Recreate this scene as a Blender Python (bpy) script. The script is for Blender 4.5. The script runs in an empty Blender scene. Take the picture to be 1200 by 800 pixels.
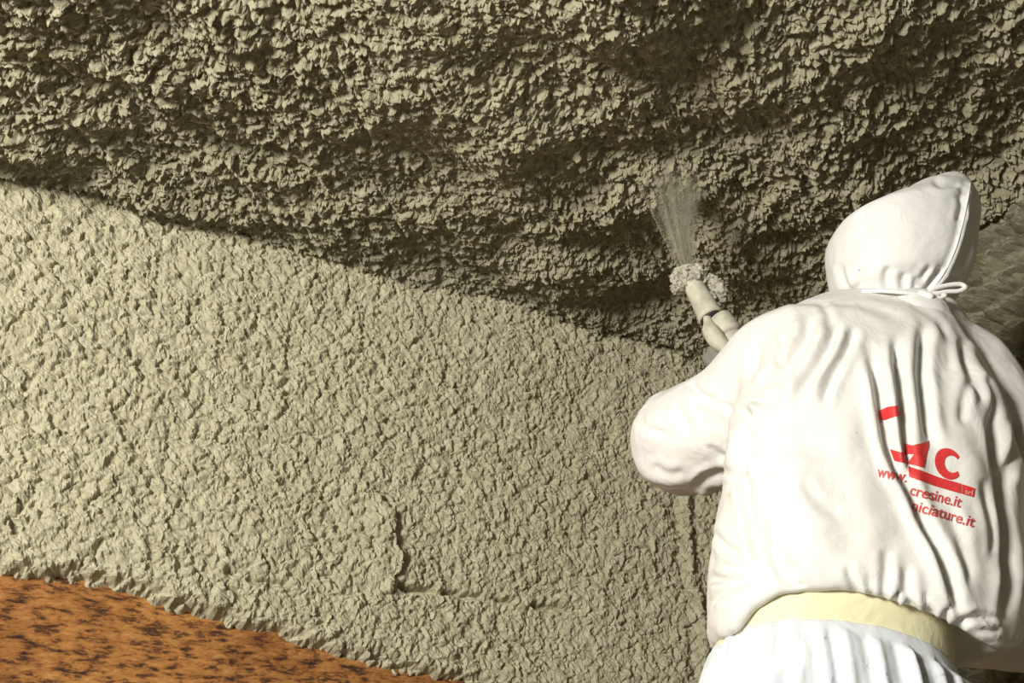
import bpy, bmesh, math, random
import numpy as np
from mathutils import Vector, Matrix
from mathutils.bvhtree import BVHTree

scene = bpy.context.scene
COL = scene.collection
rng = random.Random(7)

# ------------------------------------------------------------------ camera
PITCH = math.radians(27.0)
CZ = 0.77
cam_d = bpy.data.cameras.new('camera')
cam_d.sensor_width = 36.0
cam_d.lens = 36.0
cam_d.clip_start = 0.02
cam = bpy.data.objects.new('camera', cam_d)
cam.location = (0, 0, CZ)
cam.rotation_euler = (math.pi / 2 + PITCH, 0, 0)
COL.objects.link(cam)
scene.camera = cam

# ------------------------------------------------------------------ world, lights, exposure
world = bpy.data.worlds.new('world')
scene.world = world
world.use_nodes = True
bg = world.node_tree.nodes['Background']
bg.inputs['Color'].default_value = (1.0, 0.985, 0.95, 1)
bg.inputs['Strength'].default_value = 0.035

def area_light(name, loc, target, size, power, color):
    d = bpy.data.lights.new(name, 'AREA')
    d.shape = 'DISK'
    d.size = size
    d.energy = power
    d.color = color
    o = bpy.data.objects.new(name, d)
    o.location = loc
    o.rotation_euler = (Vector(target) - Vector(loc)).to_track_quat('-Z', 'Y').to_euler()
    COL.objects.link(o)
    return o

# unseen key light behind the photographer's left shoulder
area_light('key_light', (-1.8, -1.1, 1.55), (0.0, 1.9, 1.6), 0.75, 162.0, (1.0, 0.965, 0.895))

vs = scene.view_settings
vs.view_transform = 'Standard'
vs.look = 'None'
vs.gamma = 1.0
vs.use_curve_mapping = False
vs.exposure = 0.0

# ------------------------------------------------------------------ frame of the place
CP, SP = math.cos(PITCH), math.sin(PITCH)

def W(px, py, Y):
    """point at horizontal distance Y in front of the camera station, sighted at (px, py)"""
    xr = (px - 600) / 1200.0
    v = (400 - py) / 1200.0
    k = Y / (CP - v * SP)
    return np.array((xr * k, Y, CZ + (SP + v * CP) * k))

def ray(px, py):
    xr = (px - 600) / 1200.0
    v = (400 - py) / 1200.0
    return np.array((xr, CP - v * SP, SP + v * CP))

def proj(co):
    x = co[:, 0]; y = co[:, 1]; z = co[:, 2] - CZ
    dep = y * CP + z * SP
    upv = -y * SP + z * CP
    return 600 + 1200 * x / dep, 400 - 1200 * upv / dep

HC = 2.10                      # ceiling height
def on_ceiling(px, py):
    r = ray(px, py); k = (HC - CZ) / r[2]
    return np.array((r[0] * k, r[1] * k))
C2 = on_ceiling(832, 428)      # the room corner
A2 = on_ceiling(0, 207)
U2 = (A2 - C2) / np.linalg.norm(A2 - C2)       # along the left wall, away from the corner
N2 = np.array((-U2[1], U2[0]))                 # into the room from the left wall
if N2[1] > 0: N2 = -N2

def on_left_wall(px, py):
    r = ray(px, py)
    k = (C2 @ N2) / (r[:2] @ N2)
    p = r * k
    return ((p[:2] - C2) @ U2, p[2] + CZ)

# ------------------------------------------------------------------ noise
def _h(ix, iy, seed):
    n = (ix.astype(np.int64) * 374761393 + iy.astype(np.int64) * 668265263 + seed * 1442695041) & 0xffffffff
    n = ((n ^ (n >> 13)) * 1274126177) & 0xffffffff
    n = ((n ^ (n >> 16)) * 2246822519) & 0xffffffff
    n = n ^ (n >> 15)
    return (n & 0xffffff) / float(0xffffff)

def vnoise(x, y, seed=0):
    ix = np.floor(x); iy = np.floor(y)
    fx = x - ix; fy = y - iy
    fx = fx * fx * fx * (fx * (fx * 6 - 15) + 10); fy = fy * fy * fy * (fy * (fy * 6 - 15) + 10)
    a = _h(ix, iy, seed); b = _h(ix + 1, iy, seed); c = _h(ix, iy + 1, seed); d = _h(ix + 1, iy + 1, seed)
    return (a + (b - a) * fx) * (1 - fy) + (c + (d - c) * fx) * fy - 0.5

def fbm(x, y, seed=0, octv=4):
    s = np.zeros_like(x); a = 1.0
    for i in range(octv):
        s += a * vnoise(x, y, seed + 17 * i); a *= 0.5; x = x * 2.03 + 3.1; y = y * 2.03 + 7.7
    return s

def lumps(x, y, seed=0, tilt=0.35, rmin=0.5, rmax=0.95):
    """clods of many sizes pressed against each other, highest wins"""
    ix = np.floor(x); iy = np.floor(y)
    out = np.zeros_like(x)
    for dx in (-1, 0, 1):
        for dy in (-1, 0, 1):
            jx = ix + dx; jy = iy + dy
            cx = jx + 0.1 + 0.8 * _h(jx, jy, seed); cy = jy + 0.1 + 0.8 * _h(jx, jy, seed + 1)
            r = rmin + (rmax - rmin) * _h(jx, jy, seed + 2)
            hh = 0.35 + 0.65 * _h(jx, jy, seed + 3)
            tx = _h(jx, jy, seed + 4) - 0.5; ty = _h(jx, jy, seed + 5) - 0.5
            ex = (x - cx) / r; ey = (y - cy) / r
            q = 1 - ex * ex - ey * ey
            b = hh * np.sqrt(np.clip(q, 0, None)) * (1 + tilt * 2 * (tx * ex + ty * ey))
            out = np.maximum(out, b)
    return out

def smooth(a, b, x):
    t = np.clip((x - a) / (b - a), 0, 1)
    return t * t * (3 - 2 * t)

def axis(a, b, fa, fb, fine, coarse):
    """grid lines from a to b, fine spacing between fa and fb"""
    out = []
    if fa > a: out += list(np.linspace(a, fa, max(2, int((fa - a) / coarse) + 1))[:-1])
    out += list(np.linspace(fa, fb, int((fb - fa) / fine) + 1))
    if b > fb: out += list(np.linspace(fb, b, max(2, int((b - fb) / coarse) + 1))[1:])
    return np.array(out)

# ------------------------------------------------------------------ mesh helpers
def mesh_np(name, verts, faces):
    """verts (n,3), faces (m,4) or (m,3) int arrays"""
    me = bpy.data.meshes.new(name)
    verts = np.asarray(verts, dtype=np.float32); faces = np.asarray(faces, dtype=np.int32)
    n, k = faces.shape
    me.vertices.add(len(verts)); me.vertices.foreach_set('co', verts.ravel())
    me.loops.add(n * k); me.loops.foreach_set('vertex_index', faces.ravel())
    me.polygons.add(n)
    me.polygons.foreach_set('loop_start', np.arange(0, n * k, k, dtype=np.int32))
    me.polygons.foreach_set('loop_total', np.full(n, k, dtype=np.int32))
    me.update(calc_edges=True)
    me.validate()
    return me

def grid_faces(nu, nv):
    i = np.arange(nu - 1)[:, None] * nv + np.arange(nv - 1)[None, :]
    i = i.ravel()
    return np.stack((i, i + 1, i + nv + 1, i + nv), 1)

def set_smooth(me, on=True):
    me.polygons.foreach_set('use_smooth', np.full(len(me.polygons), on))

def link(name, me, material, parent=None, smooth_on=True):
    o = bpy.data.objects.new(name, me)
    COL.objects.link(o)
    if material is not None:
        me.materials.clear(); me.materials.append(material)
    set_smooth(me, smooth_on)
    if parent is not None: o.parent = parent
    return o

def tag(o, label=None, category=None, group=None, kind=None):
    if label: o['label'] = label
    if category: o['category'] = category
    if group: o['group'] = group
    if kind: o['kind'] = kind
    return o

class Geo:
    """collects shapes as python lists"""
    def __init__(self): self.v = []; self.f = []
    def add(self, v, f):
        b = len(self.v)
        self.v += [tuple(map(float, p)) for p in v]
        self.f += [tuple(b + i for i in q) for q in f]
        return self
    def rings(self, rings, cap0=True, cap1=True, closed=True):
        n = len(rings[0]); b = len(self.v)
        for r in rings: self.v += [tuple(map(float, p)) for p in r]
        m = n if closed else n - 1
        for i in range(len(rings) - 1):
            for j in range(m):
                k = (j + 1) % n
                self.f.append((b + i * n + j, b + i * n + k, b + (i + 1) * n + k, b + (i + 1) * n + j))
        if cap0: self.f.append(tuple(b + j for j in reversed(range(n))))
        if cap1: self.f.append(tuple(b + (len(rings) - 1) * n + j for j in range(n)))
        return self
    def tube(self, pts, radii, n=16, caps=True, round_caps=False, sub=1):
        pts = [np.asarray(p, float) for p in pts]
        if np.isscalar(radii): radii = [radii] * len(pts)
        if sub > 1: pts, radii = spline(pts, radii, sub)
        if round_caps:
            d0 = pts[0] - pts[1]; d0 /= np.linalg.norm(d0)
            d1 = pts[-1] - pts[-2]; d1 /= np.linalg.norm(d1)
            a = []; ra = []
            for q in (0.98, 0.8, 0.5): a.append(pts[0] + d0 * radii[0] * q); ra.append(radii[0] * math.sqrt(1 - q * q))
            bq = []; rb = []
            for q in (0.5, 0.8, 0.98): bq.append(pts[-1] + d1 * radii[-1] * q); rb.append(radii[-1] * math.sqrt(1 - q * q))
            pts = a + list(pts) + bq; radii = ra + list(radii) + rb
        rings = []
        up = None
        for i, p in enumerate(pts):
            t = pts[min(i + 1, len(pts) - 1)] - pts[max(i - 1, 0)]
            t = t / (np.linalg.norm(t) + 1e-12)
            if up is None:
                up = np.array((0, 0, 1.0)) if abs(t[2]) < 0.9 else np.array((1.0, 0, 0))
            s = np.cross(t, up); s /= np.linalg.norm(s)
            up = np.cross(s, t)
            rings.append([p + radii[i] * (math.cos(2 * math.pi * k / n) * s + math.sin(2 * math.pi * k / n) * up) for k in range(n)])
        return self.rings(rings, caps, caps)
    def box(self, c, half, rot=None):
        c = np.asarray(c, float)
        pts = []
        for sx in (-1, 1):
            for sy in (-1, 1):
                for sz in (-1, 1):
                    p = np.array((sx * half[0], sy * half[1], sz * half[2]))
                    if rot is not None: p = np.array(rot @ Vector(p))
                    pts.append(c + p)
        return self.add(pts, [(0, 1, 3, 2), (4, 6, 7, 5), (0, 4, 5, 1), (2, 3, 7, 6), (0, 2, 6, 4), (1, 5, 7, 3)])
    def mesh(self, name):
        me = bpy.data.meshes.new(name)
        me.from_pydata(self.v, [], self.f)
        bm = bmesh.new(); bm.from_mesh(me)
        bmesh.ops.recalc_face_normals(bm, faces=bm.faces)
        bm.to_mesh(me); bm.free()
        return me

def spline(pts, radii, sub):
    """Catmull-Rom through points and radii"""
    P = [np.append(p, r) for p, r in zip(pts, radii)]
    out = []
    for i in range(len(P) - 1):
        p0 = P[max(i - 1, 0)]; p1 = P[i]; p2 = P[i + 1]; p3 = P[min(i + 2, len(P) - 1)]
        for k in range(sub):
            t = k / sub
            out.append(0.5 * (2 * p1 + (p2 - p0) * t + (2 * p0 - 5 * p1 + 4 * p2 - p3) * t * t + (3 * p1 - p0 - 3 * p2 + p3) * t ** 3))
    out.append(P[-1])
    return [o[:3] for o in out], [float(o[3]) for o in out]

def evaluated(me, mods):
    """apply modifiers to a mesh without operators"""
    o = bpy.data.objects.new('tmp', me)
    COL.objects.link(o)
    for kind, kw in mods:
        m = o.modifiers.new(kind, kind)
        for k, v in kw.items(): setattr(m, k, v)
    dg = bpy.context.evaluated_depsgraph_get(); dg.update()
    res = bpy.data.meshes.new_from_object(o.evaluated_get(dg))
    bpy.data.objects.remove(o)
    return res

def union(name, geo, voxel, smooth_it=6, fac=0.5):
    me = evaluated(geo.mesh(name), [('REMESH', dict(mode='VOXEL', voxel_size=voxel)), ('SMOOTH', dict(factor=fac, iterations=smooth_it))])
    me.name = name
    return me

def get_co(me):
    a = np.empty(len(me.vertices) * 3, np.float32); me.vertices.foreach_get('co', a); return a.reshape(-1, 3).astype(float)
def get_no(me):
    a = np.empty(len(me.vertices) * 3, np.float32); me.vertices.foreach_get('normal', a); return a.reshape(-1, 3).astype(float)
def set_co(me, co):
    me.vertices.foreach_set('co', co.astype(np.float32).ravel()); me.update()

# ------------------------------------------------------------------ materials
def new_mat(name):
    m = bpy.data.materials.new(name); m.use_nodes = True
    nt = m.node_tree
    return m, nt, nt.nodes['Principled BSDF']

def noise_node(nt, scale, detail=4, rough=0.55, vec=None, dist=0.0):
    n = nt.nodes.new('ShaderNodeTexNoise')
    n.inputs['Scale'].default_value = scale; n.inputs['Detail'].default_value = detail
    n.inputs['Roughness'].default_value = rough; n.inputs['Distortion'].default_value = dist
    if vec is not None: nt.links.new(vec, n.inputs['Vector'])
    return n

def ramp(nt, src, stops):
    r = nt.nodes.new('ShaderNodeValToRGB')
    el = r.color_ramp.elements
    el[0].position = stops[0][0]; el[0].color = (*stops[0][1], 1)
    el[1].position = stops[-1][0]; el[1].color = (*stops[-1][1], 1)
    for p, c in stops[1:-1]:
        e = el.new(p); e.color = (*c, 1)
    nt.links.new(src, r.inputs['Fac'])
    return r

def bump(nt, bsdf, src, strength, dist):
    b = nt.nodes.new('ShaderNodeBump')
    b.inputs['Strength'].default_value = strength; b.inputs['Distance'].default_value = dist
    nt.links.new(src, b.inputs['Height']); nt.links.new(b.outputs['Normal'], bsdf.inputs['Normal'])
    return b

def coord(nt, scale=None, rotz=0.0):
    t = nt.nodes.new('ShaderNodeTexCoord')
    if scale is None: return t.outputs['Object']
    mp = nt.nodes.new('ShaderNodeMapping')
    mp.inputs['Scale'].default_value = scale
    mp.inputs['Rotation'].default_value = (0, 0, rotz)
    nt.links.new(t.outputs['Object'], mp.inputs['Vector'])
    return mp.outputs['Vector']

def cement(name, dark, light, fine=260.0):
    m, nt, b = new_mat(name)
    v = coord(nt)
    n = noise_node(nt, 34, 6, 0.6, v)
    r = ramp(nt, n.outputs['Fac'], [(0.3, dark), (0.7, light)])
    nt.links.new(r.outputs['Color'], b.inputs['Base Color'])
    b.inputs['Roughness'].default_value = 0.93
    b.inputs['Specular IOR Level'].default_value = 0.25
    n2 = noise_node(nt, fine, 5, 0.65, v)
    bump(nt, b, n2.outputs['Fac'], 0.9, 0.004)
    return m

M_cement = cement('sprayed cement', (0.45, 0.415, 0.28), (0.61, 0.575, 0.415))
M_wet_shade = cement('damp sprayed cement with shade', (0.31, 0.287, 0.19), (0.48, 0.45, 0.315))  # damp tone, with the ceiling's shade put into the colour as well
M_shade = cement('sprayed cement with end wall shade', (0.19, 0.175, 0.112), (0.33, 0.308, 0.215))  # same cement darkened, the end wall's shade put into its base colour
M_crust = cement('fresh cement crust', (0.46, 0.44, 0.34), (0.62, 0.60, 0.49))

def rust_material():
    m, nt, b = new_mat('rusted steel')
    v = coord(nt, (15, 15, 52))
    n = noise_node(nt, 1.7, 9, 0.70, v, 0.25)
    big = noise_node(nt, 5.0, 4, 0.6, coord(nt))
    r = ramp(nt, n.outputs['Fac'], [(0.36, (0.045, 0.022, 0.012)), (0.43, (0.17, 0.068, 0.020)), (0.49, (0.50, 0.205, 0.048)), (0.66, (0.74, 0.38, 0.115))])
    r2 = ramp(nt, big.outputs['Fac'], [(0.35, (0.70, 0.62, 0.58)), (0.60, (1.0, 1.0, 1.0))])
    mx = nt.nodes.new('ShaderNodeMix'); mx.data_type = 'RGBA'; mx.blend_type = 'MULTIPLY'
    mx.inputs['Factor'].default_value = 1.0
    nt.links.new(r.outputs['Color'], mx.inputs['A']); nt.links.new(r2.outputs['Color'], mx.inputs['B'])
    nt.links.new(mx.outputs['Result'], b.inputs['Base Color'])
    b.inputs['Roughness'].default_value = 0.85
    bump(nt, b, n.outputs['Fac'], 1.0, 0.012)
    return m
M_rust = rust_material()

def fabric(name, col, stain=None, tint=0.0):
    m, nt, b = new_mat(name)
    v = coord(nt)
    n = noise_node(nt, 5.0, 5, 0.6, v)
    s = stain if stain else tuple(c * 0.96 for c in col)
    r = ramp(nt, n.outputs['Fac'], [(0.35, col), (0.75, s)])
    # small splashes of dried cement
    sp = nt.nodes.new('ShaderNodeTexVoronoi'); sp.inputs['Scale'].default_value = 26
    nt.links.new(v, sp.inputs['Vector'])
    pick = noise_node(nt, 9.0, 2, 0.5, v)
    lt = nt.nodes.new('ShaderNodeMath'); lt.operation = 'LESS_THAN'; lt.inputs[1].default_value = 0.055
    nt.links.new(sp.outputs['Distance'], lt.inputs[0])
    gt = nt.nodes.new('ShaderNodeMath'); gt.operation = 'GREATER_THAN'; gt.inputs[1].default_value = 0.60
    nt.links.new(pick.outputs['Fac'], gt.inputs[0])
    mu = nt.nodes.new('ShaderNodeMath'); mu.operation = 'MULTIPLY'
    nt.links.new(lt.outputs[0], mu.inputs[0]); nt.links.new(gt.outputs[0], mu.inputs[1])
    mx = nt.nodes.new('ShaderNodeMix'); mx.data_type = 'RGBA'
    nt.links.new(mu.outputs[0], mx.inputs['Factor'])
    nt.links.new(r.outputs['Color'], mx.inputs['A']); mx.inputs['B'].default_value = (0.42, 0.40, 0.34, 1)
    nt.links.new(mx.outputs['Result'], b.inputs['Base Color'])
    b.inputs['Roughness'].default_value = 0.62
    b.inputs['Specular IOR Level'].default_value = 0.3
    w = noise_node(nt, 22.0, 5, 0.5, v, 0.8)
    bump(nt, b, w.outputs['Fac'], 0.20, 0.02)
    return m

M_jacket = fabric('white coverall cloth', (0.75, 0.74, 0.715), (0.73, 0.715, 0.66))
M_hood = fabric('white hood cloth', (0.76, 0.75, 0.73))
M_pants = fabric('cool white trouser cloth', (0.74, 0.77, 0.81))
M_belt = fabric('pale yellow waistband cloth', (0.80, 0.76, 0.50), (0.74, 0.70, 0.44))

def plain(name, col, rough=0.6, var=0.12, scale=40, bmp=0.2, metal=0.0):
    m, nt, b = new_mat(name)
    v = coord(nt)
    n = noise_node(nt, scale, 5, 0.6, v)
    r = ramp(nt, n.outputs['Fac'], [(0.3, tuple(c * (1 - var) for c in col)), (0.7, tuple(min(1, c * (1 + var)) for c in col))])
    nt.links.new(r.outputs['Color'], b.inputs['Base Color'])
    b.inputs['Roughness'].default_value = rough; b.inputs['Metallic'].default_value = metal
    bump(nt, b, n.outputs['Fac'], bmp, 0.003)
    return m
M_red = plain('red print', (0.62, 0.035, 0.035), 0.6, 0.18, 220, 0.05)
M_redtext = plain('red lettering print', (0.58, 0.07, 0.06), 0.6, 0.15, 220, 0.05)
M_pale = plain('pale print', (0.75, 0.45, 0.42), 0.6, 0.1, 220, 0.05)
M_cord = plain('white cord', (0.86, 0.85, 0.82), 0.7, 0.05, 300, 0.3)
M_glove = plain('grey rubber glove', (0.22, 0.215, 0.185), 0.6, 0.1, 60, 0.2)
M_tan = plain('orange work glove', (0.50, 0.24, 0.10), 0.7, 0.15, 60, 0.2)
M_gun = plain('cement smeared metal', (0.55, 0.53, 0.42), 0.7, 0.2, 45, 0.6)
M_dark = plain('black rubber', (0.03, 0.03, 0.028), 0.6, 0.2, 60, 0.3)
M_skin = plain('skin', (0.55, 0.33, 0.24), 0.55, 0.06, 60, 0.1)
M_hair = plain('dark hair', (0.04, 0.03, 0.02), 0.6, 0.2, 120, 0.5)
M_eye = plain('eye white', (0.8, 0.78, 0.74), 0.3, 0.03, 60, 0.0)
M_boot = plain('dusty black boot', (0.08, 0.075, 0.065), 0.7, 0.3, 30, 0.4)
M_floor = cement('dusty concrete floor', (0.14, 0.13, 0.10), (0.24, 0.22, 0.18), 120)

# ------------------------------------------------------------------ the setting
def frame3(s, t, z):
    """s along the left wall from the corner, t into the room, z up"""
    x = C2[0] + s * U2[0] + t * N2[0]; y = C2[1] + s * U2[1] + t * N2[1]
    return np.stack((x, y, z), -1)

def clods(a, b, seed, big=1.0, flat=1.0):
    """relief of the sprayed cement, metres"""
    wx = 0.016 * fbm(a * 40, b * 40, seed + 50, 4); wy = 0.016 * fbm(a * 40, b * 40, seed + 51, 4)
    x = a + wx; y = b + wy
    h = 0.015 * big * lumps(x / 0.026, y / 0.026, seed, 0.8, 0.4, 0.95)
    h += 0.011 * flat * lumps(x / 0.0125 + 0.4, y / 0.0125 + 0.2, seed + 11, 0.8, 0.35, 0.9)
    h += 0.006 * flat * lumps(x / 0.0075, y / 0.0075 + 0.7, seed + 23, 0.8, 0.3, 0.9)
    h += 0.010 * flat * vnoise(a * 160, b * 160, seed + 61) * smooth(-0.3, 0.3, vnoise(a * 25, b * 25, seed + 62))
    h += 0.012 * big * fbm(a * 9, b * 9, seed + 31, 3)
    return h

# ceiling
sa = axis(-0.06, 3.6, -0.06, 2.42, 0.0029, 0.03)
ta = axis(-0.06, 4.2, -0.06, 1.72, 0.0029, 0.03)
S, T = np.meshgrid(sa, ta, indexing='ij')
s, t = S.ravel(), T.ravel()
xw = C2[0] + s * U2[0] + t * N2[0]; yw = C2[1] + s * U2[1] + t * N2[1]
swing = smooth(-0.45, 0.30, xw + 0.15 * vnoise(s * 4, t * 4, 171))            # the passes turn across the ceiling
h = clods(xw * 0.85, yw * 1.35, 100, 1.2, 1.3) * (1 - swing) + clods((0.75 * xw - 0.66 * yw) * 0.80, (0.66 * xw + 0.75 * yw) * 1.4, 900, 1.2, 1.3) * swing
band = (0.55 * xw + 0.84 * yw)
h += 0.022 * swing * vnoise(band * 9, (0.84 * xw - 0.55 * yw) * 2.2, 177)
h += 0.050 * fbm(s * 2.3 + 0.4 * t, t * 4.2 - s * 0.6, 140, 2) + 0.030 * fbm(s * 4 + 2 * t, t * 9 - 3 * s, 145, 2)       # slow waves left by the passes of the hose
h += 0.022 * smooth(0.0, 0.5, vnoise(s * 3.0, t * 7.0, 150)) - 0.01
cave = 0.03 * (1 - smooth(0.0, 0.10, s))
P = frame3(s + 0.006 * fbm(s * 55, t * 55, 161, 2), t + 0.006 * fbm(s * 55, t * 55, 162, 2), HC + 0.022 - h - cave)
me = mesh_np('ceiling', P, grid_faces(len(sa), len(ta))[:, ::-1])
ceiling = tag(link('ceiling', me, M_wet_shade, None, False), 'dark coarse ceiling crusted with sprayed grey cement', None, None, 'structure')

# left wall: rusted steel below, the sprayed coat over it
BACK = 0.042
def wall_left_plate():
    sa = axis(-0.05, 3.6, 0.6, 2.6, 0.02, 0.1)
    za = axis(0.0, HC + 0.05, 0.7, 1.6, 0.02, 0.1)
    S, Z = np.meshgrid(sa, za, indexing='ij')
    s, z = S.ravel(), Z.ravel()
    d = -BACK + 0.006 * fbm(s * 4, z * 9, 210, 3)
    return mesh_np('wall_left', frame3(s, d, z), grid_faces(len(sa), len(za)))
wall_left = tag(link('wall_left', wall_left_plate(), M_rust), 'rusted orange brown steel wall showing below the sprayed cement', None, None, 'structure')

edge_px = [(-120, 655), (0, 667), (60, 675), (110, 685), (170, 698), (235, 715), (300, 737), (360, 755), (420, 772), (480, 788), (545, 800), (640, 820), (760, 838), (900, 850)]
edge_sz = np.array(sorted(on_left_wall(*p) for p in edge_px))
def edge_z(s): 
    return np.interp(s, edge_sz[:, 0], edge_sz[:, 1])
def left_poly(pts): return np.array([on_left_wall(*p) for p in pts])
def poly_dist(a, b, poly):
    """distance, signed side and run along a polyline"""
    best = np.full(a.shape, 1e9); run = np.zeros_like(a); side = np.zeros_like(a)
    L = 0.0; tot = np.sum(np.linalg.norm(np.diff(poly, axis=0), axis=1))
    for p, q in zip(poly[:-1], poly[1:]):
        d = q - p; l = np.linalg.norm(d)
        u = np.clip(((a - p[0]) * d[0] + (b - p[1]) * d[1]) / (l * l), 0, 1)
        ex = a - p[0] - u * d[0]; ey = b - p[1] - u * d[1]
        dd = np.hypot(ex, ey); w = dd < best
        best = np.where(w, dd, best); run = np.where(w, (L + u * l) / tot, run)
        side = np.where(w, np.sign(d[0] * ey - d[1] * ex), side)
        L += l
    return best, side, run

def left_coat():
    sa = axis(-0.05, 3.0, -0.02, 2.42, 0.0038, 0.02)
    z0 = 0.80
    za = np.linspace(z0, HC + 0.03, int((HC + 0.03 - z0) / 0.0038))
    S, Z = np.meshgrid(sa, za, indexing='ij')
    s, z = S.ravel(), Z.ravel()
    # bigger clods towards the near end, finer towards the corner
    near = smooth(0.9, 2.2, s)
    h = clods(s, z, 300, 0.72 + 0.1 * near, 0.64 - 0.20 * near) - 0.018
    h += 0.012 * near * lumps(s / 0.075, z / 0.06, 333) + 0.02 * fbm(s * 3, z * 4, 340, 3)
    # thicker pass ending at the ragged step
    step = left_poly([(438, 560), (456, 600), (464, 625), (470, 655), (460, 685), (440, 705)])
    d, side, run = poly_dist(s, z, step)
    ref = np.interp(z, np.sort(step[:, 1]), step[np.argsort(step[:, 1]), 0])
    k = smooth(0.0, 0.25, run) * (1 - smooth(0.8, 1.0, run))
    dn = d + 0.012 * fbm(s * 40, z * 40, 351, 2); ref = ref + 0.022 * fbm(s * 25, z * 25, 352, 3)
    h += np.where(s > ref, 0.016 * k * np.exp(-(np.clip(dn, 0, None) / 0.10) ** 2), 0)
    # crack running on from the step
    for pl, dep in (([(470, 686), (520, 693), (600, 703), (680, 714), (742, 722)], 0.032), ([(268, 668), (300, 680), (335, 684)], 0.020)):
        c = left_poly(pl)
        d, side, run = poly_dist(s + 0.004 * fbm(s * 60, z * 60, 361, 2), z + 0.006 * fbm(s * 50, z * 50, 362, 2), c)
        g = smooth(-0.25, 0.15, vnoise(s * 22, z * 3, 363))
        h -= dep * g * np.exp(-(d / 0.0065) ** 2)
    h = np.maximum(h, -0.038)
    # upright rib close to the corner
    rib = left_poly([(803, 560), (808, 610), (814, 680), (824, 745), (826, 800)])
    d, side, run = poly_dist(s, z, rib)
    h += 0.012 * np.exp(-(d / 0.016) ** 2) - 0.004 * np.exp(-((d - 0.035) / 0.012) ** 2)
    # bead running out towards the bare steel
    e = z - edge_z(s) + 0.020 * fbm(s * 14, z * 14, 371, 4) + 0.014 * fbm(s * 70, z * 70, 372, 3)
    thick = smooth(-0.012, 0.030, e)
    d = -BACK - 0.014 + (BACK + 0.014) * thick + h * (0.55 + 0.45 * thick) + 0.006 * np.exp(-((e - 0.02) / 0.02) ** 2) * fbm(s * 30, z * 30, 373, 3)
    keep = e > -0.02
    P = frame3(s + 0.004 * fbm(s * 60, z * 60, 381, 2), d, z + 0.004 * fbm(s * 60, z * 60, 382, 2))
    F = grid_faces(len(sa), len(za))
    F = F[keep[F].any(1)]
    used = np.zeros(len(P), bool); used[F.ravel()] = True
    remap = np.cumsum(used) - 1
    return mesh_np('sprayed_coat', P[used], remap[F])
coat = link('sprayed_coat', left_coat(), M_cement, wall_left, False)
coat['label'] = 'pale grey sprayed cement coat on the wall'

# end wall behind the worker
def end_wall():
    ta = axis(-0.05, 4.2, 0.0, 1.8, 0.0045, 0.03)
    za = axis(0.0, HC + 0.03, 0.95, HC + 0.03, 0.0045, 0.03)
    Tt, Z = np.meshgrid(ta, za, indexing='ij')
    t, z = Tt.ravel(), Z.ravel()
    h = clods(t * 0.8, z * 1.1, 500, 0.9, 0.42) + 0.040 * lumps((t + 0.01 * fbm(t * 25, z * 25, 573, 3)) / 0.070, (z + 0.01 * fbm(t * 25, z * 25, 574, 3)) / 0.040, 571, 0.8, 0.4, 0.85)
    zz = z + 0.02 * fbm(t * 3, z * 3, 541, 3)
    ridge = np.abs(((zz / 0.062 + 0.6 * vnoise(t * 1.5, z * 2, 543)) % 1.0) - 0.5) * 2
    up = smooth(1.35, 1.6, z)
    h += up * 0.050 * (1 - ridge)                                # rolled layers below the ceiling
    return mesh_np('wall_back', frame3(h - 0.060, t, z), grid_faces(len(ta), len(za))[:, ::-1])
wall_back = tag(link('wall_back', end_wall(), M_shade, None, False), 'end wall of rolled sprayed cement layers behind the worker', None, None, 'structure')

def floor_mesh():
    a = axis(-0.05, 4.0, 0, 4.0, 0.1, 0.1)
    S, T = np.meshgrid(a, a * 1.2, indexing='ij'); s, t = S.ravel(), T.ravel()
    return mesh_np('floor', frame3(s, t, -0.004 + 0.003 * fbm(s * 6, t * 6, 600, 3)), grid_faces(len(a), len(a)))
tag(link('floor', floor_mesh(), M_floor), 'dusty concrete floor under the worker', None, None, 'structure')

# ------------------------------------------------------------------ the worker
person = bpy.data.objects.new('person', None)
person.location = (0.47, 1.40, 0.0)
COL.objects.link(person)
tag(person, 'worker in hooded white coveralls seen from behind, spraying the ceiling', 'person')
def wear(name, me, material, parent=person, smooth_on=True):
    o = link(name, me, material, None, smooth_on)
    o.parent = parent
    o.matrix_parent_inverse = Matrix.Translation(-person.location)
    return o
def wear_sub(name, me, material, parent, smooth_on=True):
    o = link(name, me, material, None, smooth_on); o.parent = parent
    return o

def sring(L, R, py, Yc, b, k=0.0, n=112, e=2.3, pyf=None, scale=1.0):
    """horizontal body ring between two sighted side points, Yc its middle, b half its depth"""
    out = []
    z0 = None
    mid = (L + R) / 2; half = (R - L) / 2 * scale
    for i in range(n):
        a = 2 * math.pi * i / n
        c, s_ = math.cos(a), math.sin(a)
        cx = math.copysign(abs(c) ** (2 / e), c); sy = math.copysign(abs(s_) ** (2 / e), s_)
        px = mid + half * cx
        q = pyf(px) if pyf else py
        xw = W(px, q, Yc)[0]
        zw = W(px, q, Yc - k * b)[2]
        out.append((xw, Yc + b * scale * sy, zw))
    return out

def keyed(keys, m):
    """smooth interpolation of key rows on their first column"""
    K = np.array(keys, float)
    q = np.linspace(0, len(K) - 1, m)
    rows = []
    for v in q:
        i = min(int(v), len(K) - 2); t = v - i
        p0 = K[max(i - 1, 0)]; p1 = K[i]; p2 = K[i + 1]; p3 = K[min(i + 2, len(K) - 1)]
        rows.append(0.5 * (2 * p1 + (p2 - p0) * t + (2 * p0 - 5 * p1 + 4 * p2 - p3) * t * t + (3 * p1 - p0 - 3 * p2 + p3) * t ** 3))
    return rows

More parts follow.
